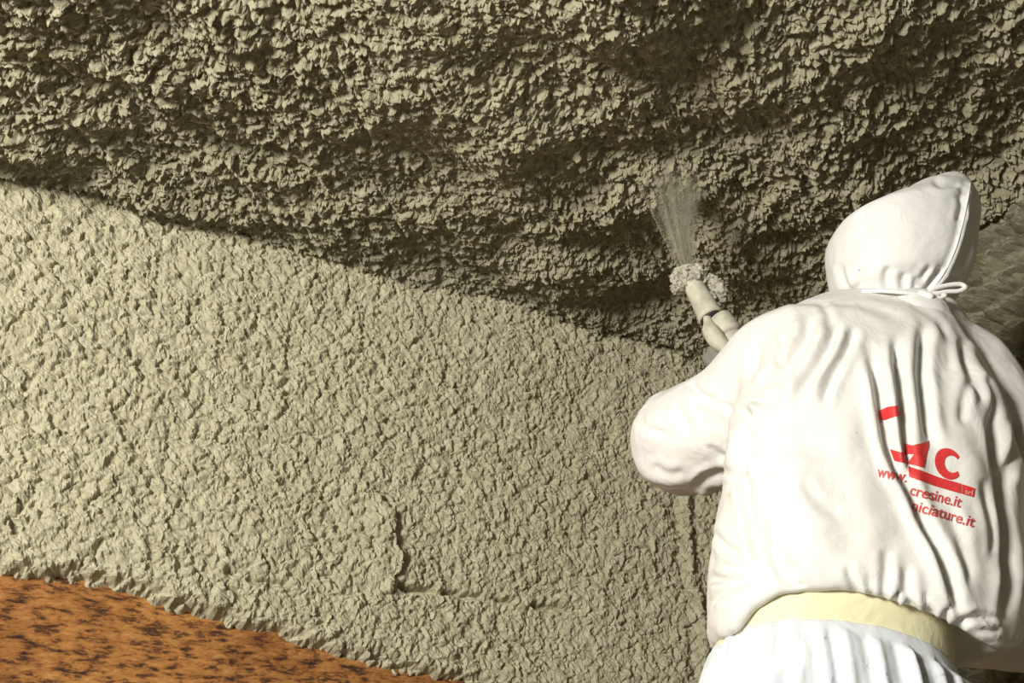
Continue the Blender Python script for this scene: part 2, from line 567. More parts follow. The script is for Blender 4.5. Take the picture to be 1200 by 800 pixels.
hem_x = [800, 829, 838, 848, 862, 890, 960, 1000, 1030, 1060, 1100, 1128, 1140, 1178, 1210]
hem_y = [723, 723, 731, 727, 704, 694, 695, 704, 714, 724, 748, 757, 752, 737, 732]
def hem(px): return float(np.interp(px, hem_x, hem_y))

# folds drawn as lines over the cloth; they become relief of the mesh
def fold_relief(me, folds, passes=2, extra=None):
    co = get_co(me); no = get_no(me)
    px, py = proj(co)
    view = np.array((0, 0, CZ)) - co
    view /= np.linalg.norm(view, axis=1)[:, None]
    facing = smooth(-0.10, 0.30, np.sum(view * no, 1))
    disp = np.zeros(len(co))
    for f in folds:
        pts, w, amp = np.array(f[0], float), f[1], f[2] * 0.001
        sharp = f[3] if len(f) > 3 else 0.0
        box = (px > pts[:, 0].min() - 5 * w) & (px < pts[:, 0].max() + 5 * w) & (py > pts[:, 1].min() - 5 * w) & (py < pts[:, 1].max() + 5 * w)
        if not box.any(): continue
        # smooth the polyline
        pp, _ = spline([np.array((p[0], p[1], 0)) for p in pts], [0] * len(pts), 6)
        pp = np.array(pp)[:, :2]
        d, side, run = poly_dist(px[box], py[box], pp)
        tap = smooth(0, 0.18, run) * (1 - smooth(0.80, 1.0, run)) if amp < 0 or sharp == 0 else 1.0
        sd = d * side
        prof = np.exp(-(d / w) ** 2) - 0.42 * np.exp(-((sd - 1.9 * w) / (1.1 * w)) ** 2) - 0.42 * np.exp(-((sd + 1.9 * w) / (1.1 * w)) ** 2)
        if sharp:
            # one bank of the fold laps over the other
            prof += sharp * (-0.9) * np.exp(-((sd - 1.3 * w) / (1.0 * w)) ** 2)
        end = np.minimum(run, 1 - run)
        near_end = ((run <= 0) | (run >= 1)) 
        disp[box] += amp * prof * tap
    disp *= facing
    if extra is not None: disp += extra(co, no, px, py)
    set_co(me, co + no * disp[:, None])

def cloth_noise(amp, scale, seed):
    def f(co, no, px, py):
        a = co[:, 0] * scale; b = co[:, 2] * scale; c = co[:, 1] * scale
        return amp * (fbm(a + 0.7 * c, b * 0.8 + 0.3 * c, seed, 3) + 0.5 * fbm(b * 1.7 - c, a * 1.1 + c, seed + 5, 2))
    return f

def jacket_mesh():
    g = Geo()
    # trunk
    keys = [  # py, L, R, Yc, b, k
        (640, 831, 1180, 1.400, 0.150, 0.85),
        (600, 836, 1180, 1.400, 0.150, 0.80),
        (550, 845, 1178, 1.400, 0.150, 0.70),
        (500, 852, 1170, 1.400, 0.148, 0.55),
        (455, 856, 1156, 1.405, 0.142, 0.40),
        (420, 856, 1142, 1.410, 0.132, 0.4),
        (392, 868, 1132, 1.415, 0.120, 0.45),
        (372, 886, 1126, 1.420, 0.106, 0.55),
        (357, 905, 1121, 1.422, 0.088, 0.6),
        (347, 925, 1114, 1.424, 0.066, 0.6),
        (342, 948, 1104, 1.425, 0.045, 0.6)]
    rows = keyed(keys, 44)
    low = []
    bl = lambda t: 0.150 + 0.006 * math.sin(math.pi * t)
    # from the inside of the hem outwards and up
    for t_, sc in ((0.80, 0.78), (0.93, 0.84), (0.985, 0.90), (1.0, 0.945), (0.985, 0.98), (0.94, 1.0), (0.85, 1.01), (0.7, 1.012), (0.5, 1.008), (0.3, 1.003), (0.12, 1.0)):
        low.append(sring(829 + 2 * (1 - t_), 1179 + (1 - t_), 0, 1.40, bl(t_), 0.9, pyf=lambda px, t_=t_: 640 + (hem(px) - 640) * t_, scale=sc))
    rings = low + [sring(r[1], r[2], r[0], r[3], r[4], r[5]) for r in rows]
    g.rings(rings)
    # left sleeve: upper arm forward and down, puffed at the elbow, forearm up to the gun
    g.tube([W(945, 420, 1.40), W(908, 434, 1.42), W(872, 468, 1.475), W(836, 500, 1.54), W(803, 517, 1.60), W(806, 512, 1.64), W(832, 482, 1.675), W(856, 452, 1.71), W(866, 436, 1.735)],
           [0.090, 0.084, 0.078, 0.088, 0.091, 0.082, 0.066, 0.050, 0.040], n=40, sub=6, round_caps=True)
    g.tube([W(790, 500, 1.60), W(797, 530, 1.60), W(826, 560, 1.59)], [0.066, 0.072, 0.030], n=32, sub=4, round_caps=True)
    # right sleeve: down the side, forearm forward under the chest
    g.tube([W(1095, 415, 1.41), W(1130, 448, 1.42), W(1170, 510, 1.42), W(1206, 590, 1.42), W(1222, 660, 1.43), W(1215, 715, 1.46), W(1180, 735, 1.53), W(1140, 742, 1.60), W(1110, 746, 1.66)],
           [0.072, 0.078, 0.078, 0.074, 0.076, 0.076, 0.064, 0.052, 0.042], n=40, sub=6, round_caps=True)
    me = union('jacket', g, 0.0042, 4)
    folds = [
        # pulls fanning from the raised shoulder
        ([(952, 368), (942, 398), (922, 422), (893, 458)], 6.5, -12.0),
        ([(985, 374), (970, 408), (950, 440), (928, 470)], 5.5, -11.0),
        ([(1003, 380), (992, 410), (974, 445), (962, 480)], 5.5, -9.0),
        ([(918, 390), (912, 412), (908, 428)], 5.5, -7.0),
        ([(888, 400), (880, 425), (872, 450)], 6, -6.0),
        ([(930, 400), (915, 445), (900, 480)], 6, -6.0),
        # long laps down the middle of the back
        ([(1016, 395), (1022, 425), (1030, 470), (1039, 515), (1050, 548), (1066, 575), (1082, 612), (1100, 652), (1118, 700), (1130, 742)], 6.5, -15.0, 0.45),
        ([(1050, 388), (1051, 426), (1055, 470), (1059, 505), (1064, 540), (1072, 572)], 6.0, -13.0, 0.25),
        ([(1084, 372), (1081, 415), (1082, 455), (1087, 495), (1098, 530)], 6.5, -12.0),
        ([(1128, 392), (1131, 420), (1143, 455), (1150, 480)], 6, -8.0),
        # trunk against right sleeve
        ([(1158, 462), (1166, 510), (1175, 560), (1180, 620), (1181, 690), (1178, 740)], 6.5, -14.0, -0.3),
        ([(1192, 486), (1188, 525), (1180, 572)], 5, -9.0),
        # trunk against left sleeve
        ([(862, 468), (872, 492), (871, 530), (860, 560), (846, 584)], 6.5, -17.0),
        ([(866, 470), (884, 466), (897, 472)], 5, -6.0),
        ([(872, 520), (876, 575), (884, 630), (895, 668)], 5.5, -9.0),
        ([(806, 447), (820, 462), (838, 470)], 4.5, -6.0),
        ([(749, 482), (754, 499), (782, 510)], 4.5, -4.0),
        ([(858, 550), (828, 559), (811, 574)], 5, -10.0),
        ([(900, 550), (908, 557), (920, 556)], 5, -3.0),
        # gathers at the hem
        ([(828, 676), (856, 680), (890, 674)], 4.5, -8.0),
        ([(832, 712), (852, 692), (880, 682)], 4.5, -7.0),
        ([(906, 668), (925, 680), (945, 690)], 5, -5.0),
        ([(1040, 640), (1038, 680), (1034, 712)], 6, -5.0),
        ([(1056, 690), (1048, 706), (1040, 716)], 4, -8.0),
        ([(1062, 660), (1064, 700), (1072, 728)], 6, -6.0),
        ([(1112, 708), (1104, 728), (1096, 742)], 4, -7.0),
        ([(1120, 735), (1142, 722), (1172, 728)], 4.5, -7.0),
        ([(1148, 736), (1160, 738), (1176, 738)], 3.5, -5.0),
        # small pulls and creases
        ([(1000, 352), (1030, 366), (1062, 368)], 5.5, -1.8), ([(1062, 356), (1090, 372), (1112, 392)], 5.5, -2.0), ([(1100, 372), (1112, 400), (1114, 440)], 5.5, -2.5),
        ([(960, 352), (972, 372), (968, 392)], 4.5, -3.5), ([(1150, 440), (1162, 470), (1168, 496)], 4, -5.0), ([(1135, 440), (1128, 470), (1130, 500)], 5, -4.0),
        ([(874, 478), (888, 492), (886, 512)], 4, -6.0), ([(846, 470), (858, 486), (862, 506)], 4, -5.0), ([(830, 520), (842, 532), (856, 536)], 4.5, -4.0),
        ([(786, 470), (800, 490), (806, 512)], 6, -4.0), ([(760, 545), (784, 556), (804, 552)], 5, -3.5),
        ([(838, 620), (850, 640), (868, 650)], 4.5, -4.5), ([(846, 664), (868, 668), (890, 662)], 3.8, -5.0), ([(900, 640), (912, 664), (934, 676)], 4.5, -4.0),
        ([(992, 660), (1000, 682), (1004, 702)], 4.5, -4.5), ([(1018, 672), (1022, 694), (1020, 710)], 4, -4.5), ([(1084, 690), (1090, 716), (1100, 736)], 4, -5.0),
        ([(1110, 590), (1126, 640), (1136, 690)], 6, -4.0), ([(1146, 560), (1158, 610), (1164, 660)], 5, -4.0), ([(940, 560), (960, 590), (990, 604)], 7, -3.0),
        # soft billows
        ([(930, 520), (950, 600), (985, 660)], 26, 6.0),
        ([(1130, 480), (1138, 560), (1150, 650)], 22, 6.0),
        ([(985, 470), (995, 540), (1020, 620), (1040, 660)], 20, 5.0),
    ]
    fold_relief(me, folds, extra=cloth_noise(0.008, 11, 700))
    co_me = evaluated(me, [('SMOOTH', dict(factor=0.4, iterations=1))])
    return co_me
jacket_me = jacket_mesh()
jacket = wear('jacket', jacket_me, M_jacket)
jacket['label'] = 'baggy white jacket with red lettering'

# waistband and trousers
top_x = [800, 830, 845, 862, 900, 950, 1000, 1060, 1100, 1130]
top_y = [752, 744, 736, 729, 724, 729, 737, 755, 775, 795]
def wtop(px): return float(np.interp(px, top_x, top_y))
g = Geo()
wb = [sring(838, 1106, 0, 1.40, 0.128, 0.9, n=160, pyf=lambda px, o=o: wtop(px) + o, scale=sc) for o, sc in
      ((22, 0.95), (16, 0.985), (4, 0.992), (-14, 0.998), (-30, 0.998), (-46, 0.985), (-60, 0.95))]
g.rings(wb)
belt_me = g.mesh('waistband')
wear('waistband', belt_me, M_belt)['label'] = 'pale yellow elastic waistband'

def trousers_mesh():
    g = Geo()
    rings = []
    for o, L, R, b, sc in ((-2, 836, 1104, 0.128, 0.955), (-1, 835, 1106, 0.130, 0.995), (3, 833, 1107, 0.131, 1.012), (14, 829, 1109, 0.134, 1.02), (40, 824, 1112, 0.137, 1.03), (80, 818, 1118, 0.140, 1.03), (140, 812, 1124, 0.142, 1.02), (210, 812, 1126, 0.140, 1.0)):
        rings.append(sring(L, R, 0, 1.40, b, 0.9, pyf=lambda px, o=o: wtop(px) * max(0, 1 - o / 120) + 745 * min(1, o / 120) + o, scale=sc, n=128))
    g.rings(rings)
    zc = min(p[2] for p in rings[-1])
    for sgn in (-1, 1):
        cx = 0.405 + sgn * 0.095
        g.tube([(cx, 1.40, 0.92), (cx, 1.40, 0.80), (cx + sgn * 0.02, 1.39, 0.62), (cx + sgn * 0.03, 1.37, 0.47), (cx + sgn * 0.035, 1.40, 0.28), (cx + sgn * 0.04, 1.41, 0.10)],
               [0.10, 0.103, 0.092, 0.082, 0.080, 0.086], n=32, sub=5)
    me = union('trousers', g, 0.0062, 3)
    co = get_co(me); no = get_no(me)
    px, py = proj(co)
    ang = np.arctan2(co[:, 1] - 1.40, co[:, 0] - 0.405)
    lat = co[:, 0] - 0.405
    wt = np.interp(px, top_x, top_y)
    fade = smooth(-2, 12, py - wt) * (1 - 0.9 * smooth(25, 260, py - wt))
    ph = ang * 27 + 2.2 * fbm(ang * 3, co[:, 2] * 3, 800, 3) 
    ph2 = ang * 45 + 3.0 * fbm(ang * 4, co[:, 2] * 4, 805, 3)
    rip = (0.5 + 0.5 * np.sin(ph)) ** 1.5 * 0.011 + (0.5 + 0.5 * np.sin(ph2)) ** 2 * 0.0060
    grow = 0.45 + 0.75 * smooth(900, 1080, px)                 # deeper gathers on the right
    d = (rip * grow - 0.003) * fade
    d += 0.010 * fbm(co[:, 0] * 9, co[:, 2] * 7, 810, 3) * smooth(30, 200, py - wt)
    set_co(me, co + no * d[:, None])
    fold_relief(me, [([(868, 728), (868, 765), (862, 805)], 5, -8), ([(848, 745), (846, 780), (832, 812)], 5, -5), ([(935, 745), (925, 790), (920, 830)], 6, -5)])
    return me
wear('trousers', trousers_mesh(), M_pants)['label'] = 'cool white trousers gathered at the waist'

def boot(sgn):
    cx = 0.405 + sgn * (0.095 + 0.04)
    g = Geo()
    def r(z, w, l0, l1): return [(cx + w * math.copysign(abs(math.cos(a)) ** 0.8, math.cos(a)), 1.41 + (l1 - l0) / 2 * math.sin(a) + (l1 + l0) / 2, z) for a in np.linspace(0, 2 * math.pi, 28, endpoint=False)]
    g.rings([r(0.0, 0.047, -0.085, 0.20), r(0.012, 0.051, -0.09, 0.205), r(0.03, 0.051, -0.09, 0.205), r(0.055, 0.050, -0.085, 0.195), r(0.085, 0.048, -0.08, 0.13), r(0.12, 0.047, -0.075, 0.08), r(0.17, 0.048, -0.07, 0.07), r(0.22, 0.049, -0.07, 0.07)])
    return g.mesh('boot')
for sgn in (-1, 1): wear('boot', boot(sgn), M_boot)

# head inside the hood, facing up and left towards the nozzle
HEADC = W(1062, 288, 1.43) - np.array((0, 0, 0.03))
face_dir = np.array((-0.42, 1.0, 0.22)); face_dir /= np.linalg.norm(face_dir)
fy = Vector(face_dir); fx = fy.cross(Vector((0, 0, 1))).normalized(); fz = fx.cross(fy).normalized()
HM = Matrix(((fx.x, fy.x, fz.x), (fx.y, fy.y, fz.y), (fx.z, fy.z, fz.z)))
def hp(x, y, z): return np.array(HM @ Vector((x, y, z))) * 0.93 + HEADC
def head_mesh():
    g = Geo()
    rows = [(-0.118, 0.012, 0.012, 0.062), (-0.108, 0.040, 0.034, 0.050), (-0.085, 0.056, 0.058, 0.026), (-0.055, 0.064, 0.076, 0.012), (-0.02, 0.070, 0.086, 0.004), (0.02, 0.074, 0.092, -0.002), (0.055, 0.073, 0.090, -0.004), (0.085, 0.062, 0.076, -0.006), (0.105, 0.042, 0.052, -0.008), (0.115, 0.014, 0.018, -0.008)]
    g.rings([[hp(a * math.cos(q), c + b * math.sin(q), z) for q in np.linspace(0, 2 * math.pi, 32, endpoint=False)] for z, a, b, c in rows])
    g.tube([hp(0, -0.01, -0.05), W(1058, 360, 1.425), W(1052, 420, 1.42)], [0.055, 0.056, 0.07], n=24, sub=3)          # neck
    g.tube([hp(0, 0.090, 0.012), hp(0, 0.103, -0.012), hp(0, 0.108, -0.028), hp(0, 0.092, -0.036)], [0.008, 0.012, 0.016, 0.010], n=12, round_caps=True)   # nose
    for sx in (-1, 1):
        g.tube([hp(sx * 0.018, 0.088, 0.024), hp(sx * 0.045, 0.080, 0.026)], [0.008, 0.006], n=10, round_caps=True)        # brows
        g.tube([hp(sx * 0.074, -0.005, -0.03), hp(sx * 0.079, -0.012, 0.0), hp(sx * 0.076, -0.008, 0.022)], [0.008, 0.012, 0.010], n=10, round_caps=True)  # ears
    g.tube([hp(-0.022, 0.084, -0.062), hp(0, 0.092, -0.060), hp(0.022, 0.084, -0.062)], [0.005, 0.008, 0.005], n=10, round_caps=True)   # lips
    g.tube([hp(-0.018, 0.081, -0.071), hp(0, 0.089, -0.071), hp(0.018, 0.081, -0.071)], [0.005, 0.008, 0.005], n=10, round_caps=True)
    return union('head', g, 0.0045, 3)
head = wear('head', head_mesh(), M_skin)
for sx in (-1, 1):
    g = Geo(); g.tube([hp(sx * 0.031, 0.072, 0.006), hp(sx * 0.031, 0.078, 0.006)], [0.012, 0.011], n=14, round_caps=True)
    wear_sub('eye', g.mesh('eye'), M_eye, head)

def hood_mesh():
    g = Geo()
    keys = [  # py, L, R, Yc, b
        (366, 1018, 1100, 1.425, 0.068, 0.2), (356, 1004, 1104, 1.425, 0.080, 0.2), (346, 990, 1112, 1.425, 0.094, 0.2), (338, 982, 1120, 1.425, 0.106, 0.2), (326, 977, 1127, 1.428, 0.118, 0.15),
        (308, 973, 1132, 1.43, 0.126, 0.1), (288, 971, 1134, 1.432, 0.130, 0.1), (270, 973, 1135, 1.434, 0.130, 0.15), (256, 983, 1135, 1.436, 0.126, 0.3), (242, 1000, 1134, 1.438, 0.116, 0.45),
        (228, 1022, 1132, 1.438, 0.102, 0.6), (216, 1044, 1129, 1.438, 0.084, 0.7), (208, 1068, 1126, 1.438, 0.062, 0.75), (203, 1090, 1123, 1.438, 0.036, 0.8), (201, 1106, 1120, 1.438, 0.014, 0.8)]
    g.rings([sring(r[1], r[2], r[0], r[3], r[4], r[5], n=96, e=2.25) for r in keyed(keys, 60)])
    me = union('hood', g, 0.0040, 3)
    folds = [
        ([(1042, 345), (1038, 325), (1045, 310)], 4.5, -5.0), ([(1062, 345), (1058, 328), (1062, 318)], 4, -4.5),
        ([(1084, 342), (1092, 328), (1104, 312)], 3.6, -6.0), ([(1078, 338), (1082, 324), (1092, 310)], 3.6, -5.0),
        ([(1092, 344), (1110, 332), (1126, 318)], 3.6, -6.0), ([(1010, 342), (1008, 325), (1014, 312)], 5, -4.0),
        ([(994, 342), (986, 325), (984, 308)], 4, -4.0), ([(1070, 346), (1072, 332), (1076, 322)], 3.2, -4.0),
        ([(1122, 262), (1128, 240), (1124, 226)], 4, -4.0), ([(1004, 250), (1012, 262), (1008, 280)], 6, -4.0),
        ([(1092, 208), (1104, 216), (1128, 214)], 4, -4.5), ([(1136, 216), (1131, 248), (1123, 285), (1110, 318), (1090, 342)], 3.2, 4.0, 0.01),
        ([(1142, 226), (1139, 262), (1131, 295), (1118, 325)], 5, -3.0),
    ]
    fold_relief(me, folds, extra=cloth_noise(0.0045, 13, 730))
    # opening for the face
    bm = bmesh.new(); bm.from_mesh(me)
    fd = Vector(face_dir); hc = Vector(HEADC)
    dele = [f for f in bm.faces if (f.calc_center_median() - hc).normalized().dot(fd) > 0.82]
    bmesh.ops.delete(bm, geom=dele, context='FACES')
    bm.to_mesh(me); bm.free()
    return evaluated(me, [('SOLIDIFY', dict(thickness=0.0015, offset=-1.0))])
hood_me = hood_mesh()
hood = wear('hood', hood_me, M_hood)
hood['label'] = 'puffed white hood tied at the neck'

def bvh(me):
    return BVHTree.FromPolygons([v.co.copy() for v in me.vertices], [tuple(p.vertices) for p in me.polygons])
tree_j = bvh(jacket_me); tree_h = bvh(hood_me)
def hit(tree, px, py, off=0.001, Yd=None):
    d = Vector(ray(px, py)).normalized()
    loc, nor, i, dist = tree.ray_cast(Vector((0, 0, CZ)), d)
    if loc is None: return W(px, py, Yd or 1.4)
    if nor.dot(d) > 0: nor = -nor
    return np.array(loc + nor * off)

# seam piping of the hood
g = Geo(); pts = [hit(tree_h, *p, 0.0004) for p in [(1137, 214), (1135, 228), (1132, 243), (1129, 258), (1125, 272), (1121, 287), (1115, 302), (1108, 316), (1099, 330), (1088, 342)]]
g.tube(pts, 0.0016, n=8, sub=4)
wear_sub('seam_piping', g.mesh('seam_piping'), M_cord, hood)
# collar standing between hood and jacket
def collar_mesh():
    g = Geo()
    rows = [(366, 992, 1104, 1.425, 0.116), (356, 994, 1100, 1.425, 0.117), (346, 998, 1096, 1.425, 0.115), (338, 1006, 1090, 1.425, 0.106), (334, 1018, 1084, 1.425, 0.092)]
    tilt = lambda px: 0.16 * (px - 1045)
    g.rings([sring(r[1], r[2], 0, r[3], r[4], 1.0, n=72, pyf=lambda px, q=r[0]: q + tilt(px)) for r in rows])
    return evaluated(g.mesh('collar'), [('SUBSURF', dict(levels=1))])
wear('collar', collar_mesh(), M_hood)
# drawstring with its bow
bvh_front = 1.425 - 0.105
def ds(px, py, Y=1.318): return W(px, py, Y)
g = Geo()
g.tube([ds(1086, 345), ds(1096, 338), ds(1112, 334), ds(1126, 333), ds(1131, 337), ds(1124, 341), ds(1108, 342), ds(1090, 346)], 0.0036, n=10, sub=5, round_caps=True)
g.tube([ds(1084, 345), ds(1081, 350), ds(1083, 357), ds(1087, 364)], 0.0034, n=10, sub=4, round_caps=True)
g.tube([ds(1080, 344, 1.315), ds(1090, 347, 1.312)], 0.0058, n=12, round_caps=True)
g.tube([ds(1086, 345), ds(1098, 343), ds(1108, 346), ds(1100, 349), ds(1088, 347)], 0.003, n=10, sub=5, round_caps=True)
g.tube([ds(1012, 341, 1.345), ds(1036, 341, 1.325), ds(1062, 343, 1.316), ds(1084, 345, 1.316)], 0.003, n=10, sub=4, round_caps=True)
wear('drawstring', g.mesh('drawstring'), M_cord)

# ---- red print on the back
def print_poly(name, polys, material, parent=jacket, off=0.0012, maxe=3.0):
    """flat outlines cut fine and laid on the cloth"""
    bm = bmesh.new()
    for p in polys:
        vs_ = [bm.verts.new((q[0], -q[1], 0)) for q in p]
        bm.faces.new(vs_)
    bmesh.ops.triangulate(bm, faces=bm.faces)
    return lay(name, bm, material, parent, off, maxe)
def lay(name, bm, material, parent, off, maxe):
    for _ in range(7):
        es = [e for e in bm.edges if e.calc_length() > maxe]
        if not es: break
        bmesh.ops.subdivide_edges(bm, edges=es, cuts=1)
        bmesh.ops.triangulate(bm, faces=bm.faces)
    for v in bm.verts:
        v.co = Vector(hit(tree_j, v.co.x, -v.co.y, off))
    me = bpy.data.meshes.new(name); bm.to_mesh(me); bm.free()
    return wear_sub(name, me, material, parent)
def zc(pts, k=4.21, ox=1000, oy=450): return [(ox + x / k, oy + y / k) for x, y in pts]

print_poly('logo_arc', [zc([(130, 132), (170, 113), (222, 106), (230, 155), (192, 164), (160, 176), (136, 180)])], M_red)
print_poly('logo_bar', [zc([(184, 320), (215, 330), (256, 341), (262, 390), (205, 378)])], M_red)
print_poly('logo_letter', [zc([(256, 292), (292, 303), (376, 281), (345, 412), (268, 393), (302, 346), (257, 345)])], M_red)
Cc = []
for a in np.linspace(-38, -322, 22): Cc.append((468 + 68 * math.cos(math.radians(a)) * 1.0, 394 + 76 * math.sin(math.radians(a))))
for a in np.linspace(-318, -42, 20): Cc.append((485 + 38 * math.cos(math.radians(a)), 392 + 42 * math.sin(math.radians(a))))
sh = lambda p: (p[0] + 0.0 * p[1], p[1] + 0.20 * (p[0] - 468))
print_poly('logo_letter', [zc([sh(p) for p in Cc])], M_red)
print_poly('logo_underline', [zc([(268, 405), (330, 425), (420, 460), (532, 492), (528, 540), (400, 503), (330, 477), (276, 456)])], M_red)
print_poly('logo_badge', [zc([(536, 494), (598, 514), (592, 557), (532, 541)])], M_red)

def print_text(name, body, px0, py0, width, angle, material, off=0.0012, bold=0.0, shear=0.0, height=None):
    cu = bpy.data.curves.new('txt', 'FONT'); cu.body = body; cu.size = 1.0; cu.resolution_u = 3; cu.offset = bold; cu.shear = shear
    o = bpy.data.objects.new('txt', cu); COL.objects.link(o)
    dg = bpy.context.evaluated_depsgraph_get(); dg.update()
    me = bpy.data.meshes.new_from_object(o.evaluated_get(dg)); bpy.data.objects.remove(o)
    bm = bmesh.new(); bm.from_mesh(me)
    xs = [v.co.x for v in bm.verts]; x0, x1 = min(xs), max(xs)
    k = width / (x1 - x0); ky = (height if height else k)
    ca, sa_ = math.cos(math.radians(angle)), math.sin(math.radians(angle))
    for v in bm.verts:
        x = (v.co.x - x0) * k; y = v.co.y * ky
        X = px0 + x * ca + y * sa_; Yp = py0 + x * sa_ - y * ca
        v.co = Vector((X, -Yp, 0))
    bmesh.ops.triangulate(bm, faces=bm.faces)
    return lay(name, bm, material, jacket, off, 3.0)
print_text('lettering', 'www.', 1027, 558, 36, 11, M_redtext, bold=0.012, height=19)
print_text('lettering', 'cresine.it', 1066, 579, 61, 15, M_redtext, bold=0.014, height=18)
print_text('lettering', 'niciature.it', 1068, 597, 75, 16, M_redtext, bold=0.014, height=18)
print_text('lettering', 'srl', 1130, 578.5, 8.5, 15, M_pale, off=0.0018, height=9)

# ---- hands
def hand_mesh(wrist, palm_dir, palm_n, side, curl, size=1.0, name='glove'):
    """palm and five bent fingers; palm_n points out of the palm, side towards the thumb"""
    d = np.asarray(palm_dir, float); d /= np.linalg.norm(d)
    n = np.asarray(palm_n, float); n -= d * (n @ d); n /= np.linalg.norm(n)
    s_ = np.cross(d, n) * side
    w = np.asarray(wrist, float); g = Geo()
    def q(a, b, c): return w + size * (a * d + b * s_ + c * n)
    g.tube([q(-0.03, 0, 0), q(0.0, 0, 0), q(0.02, 0, 0)], [0.027, 0.027, 0.028], n=20, round_caps=True)
    for b in (-0.027, -0.009, 0.009, 0.027):
        g.tube([q(0.0, b * 0.5, 0), q(0.045, b * 0.9, 0), q(0.088, b, 0)], [0.017, 0.016, 0.012], n=14, sub=2, round_caps=True)
    for b, ln, r in ((0.027, 0.076, 0.0095), (0.009, 0.085, 0.0098), (-0.009, 0.079, 0.0093), (-0.027, 0.062, 0.0085)):
        pts = [q(0.082, b, 0)]; a = 0.0
        pos = np.array((0.088, b, 0.0))
        for seg, bend in ((0.45, curl[0]), (0.30, curl[1]), (0.25, curl[2])):
            a += math.radians(bend)
            pos = pos + np.array((math.cos(a), 0, math.sin(a))) * ln * seg
            pts.append(q(*pos))
        g.tube(pts, [r * 1.1, r * 1.05, r, r * 0.85], n=12, sub=3, round_caps=True)
    g.tube([q(0.018, 0.022, 0.004), q(0.040, 0.045, 0.014), q(0.066, 0.052, 0.034), q(0.082, 0.040, 0.050)], [0.015, 0.0125, 0.0110, 0.009], n=12, sub=3, round_caps=True)
    return union(name, g, 0.0032, 3)

# gun axis
TIP = W(806, 322, 1.78)
MID = W(838, 380, 1.755)
AX = MID - TIP; AX /= np.linalg.norm(AX)
gun_base = MID + AX * 0.06
LW = W(866, 436, 1.735)
lh_dir = W(838, 408, 1.765) - LW
lhand = wear('left_glove', hand_mesh(LW, lh_dir, W(850, 395, 1.85) - LW, 1, (55, 65, 40), 0.92, 'glove'), M_glove)
lhand.name = 'glove'; lhand['label'] = 'grey rubber glove on the gun'
RW = W(1112, 746, 1.655)
rhand = wear('glove', hand_mesh(RW, W(1060, 735, 1.70) - RW, np.array((-0.2, -0.1, 1.0)), -1, (50, 60, 40), 0.95, 'glove'), M_tan)
rhand['label'] = 'orange work glove'

# ------------------------------------------------------------------ the spray gun
gun = bpy.data.objects.new('spray_gun', None); gun.location = gun_base; COL.objects.link(gun)
tag(gun, 'cement caked spray gun with pale nozzle tube held up to the ceiling', 'spray gun')
def gpart(name, me, material):
    o = link(name, me, material); o.parent = gun
    o.matrix_parent_inverse = Matrix.Translation(-Vector(gun_base)); return o
side = np.cross(AX, np.array((0, 1.0, 0))); side /= np.linalg.norm(side)
if side[0] < 0: side = -side
fro = np.cross(side, AX)
def gp(a, b=0.0, c=0.0): return TIP + AX * a + side * b + fro * c
LEN = float(np.linalg.norm(MID - TIP))
g = Geo(); g.tube([gp(0.0), gp(0.004), gp(0.03), gp(LEN * 0.80), gp(LEN * 0.84), gp(LEN * 0.88)], [0.015, 0.019, 0.020, 0.0245, 0.027, 0.022], n=28)
gpart('nozzle', g.mesh('nozzle'), M_gun)
g = Geo(); g.tube([gp(LEN * 0.86), gp(LEN * 0.88), gp(LEN * 0.905), gp(LEN * 0.92)], [0.020, 0.0235, 0.0235, 0.020], n=28)
gpart('seal_ring', g.mesh('seal_ring'), M_dark)
g = Geo()
g.tube([gp(LEN * 0.90, 0.010), gp(LEN * 0.94, 0.012), gp(LEN * 1.22, 0.016), gp(LEN * 1.26, 0.016)], [0.018, 0.026, 0.027, 0.022], n=24)
g.tube([gp(LEN * 1.27, 0.016), gp(LEN * 1.30, 0.016), gp(LEN * 1.7, 0.020), gp(LEN * 1.74, 0.02)], [0.020, 0.025, 0.025, 0.02], n=24)
gpart('gun_body', g.mesh('gun_body'), M_gun)
g = Geo()
g.tube([gp(LEN * 0.90, -0.012, -0.01), gp(LEN * 1.02, -0.016, -0.012), gp(LEN * 1.16, -0.020, -0.014), gp(LEN * 1.34, -0.016, -0.012), gp(LEN * 1.5, -0.006, -0.008)], [0.008, 0.010, 0.0165, 0.0175, 0.012], n=18, sub=4, round_caps=True)
gpart('valve_lever', g.mesh('valve_lever'), M_gun)
# hose from the gun down in front of the worker and away along the floor
g = Geo()
g.tube([gp(LEN * 1.7, 0.02), gp(LEN * 2.1, 0.03), (0.46, 1.76, 1.42), (0.50, 1.77, 1.20), (0.53, 1.775, 1.02), (0.56, 1.78, 0.6), (0.57, 1.80, 0.2), (0.60, 1.86, 0.05), (0.68, 1.98, 0.027), (0.74, 2.15, 0.027)],
       0.022, n=16, sub=6)
gpart('hose', g.mesh('hose'), M_dark)
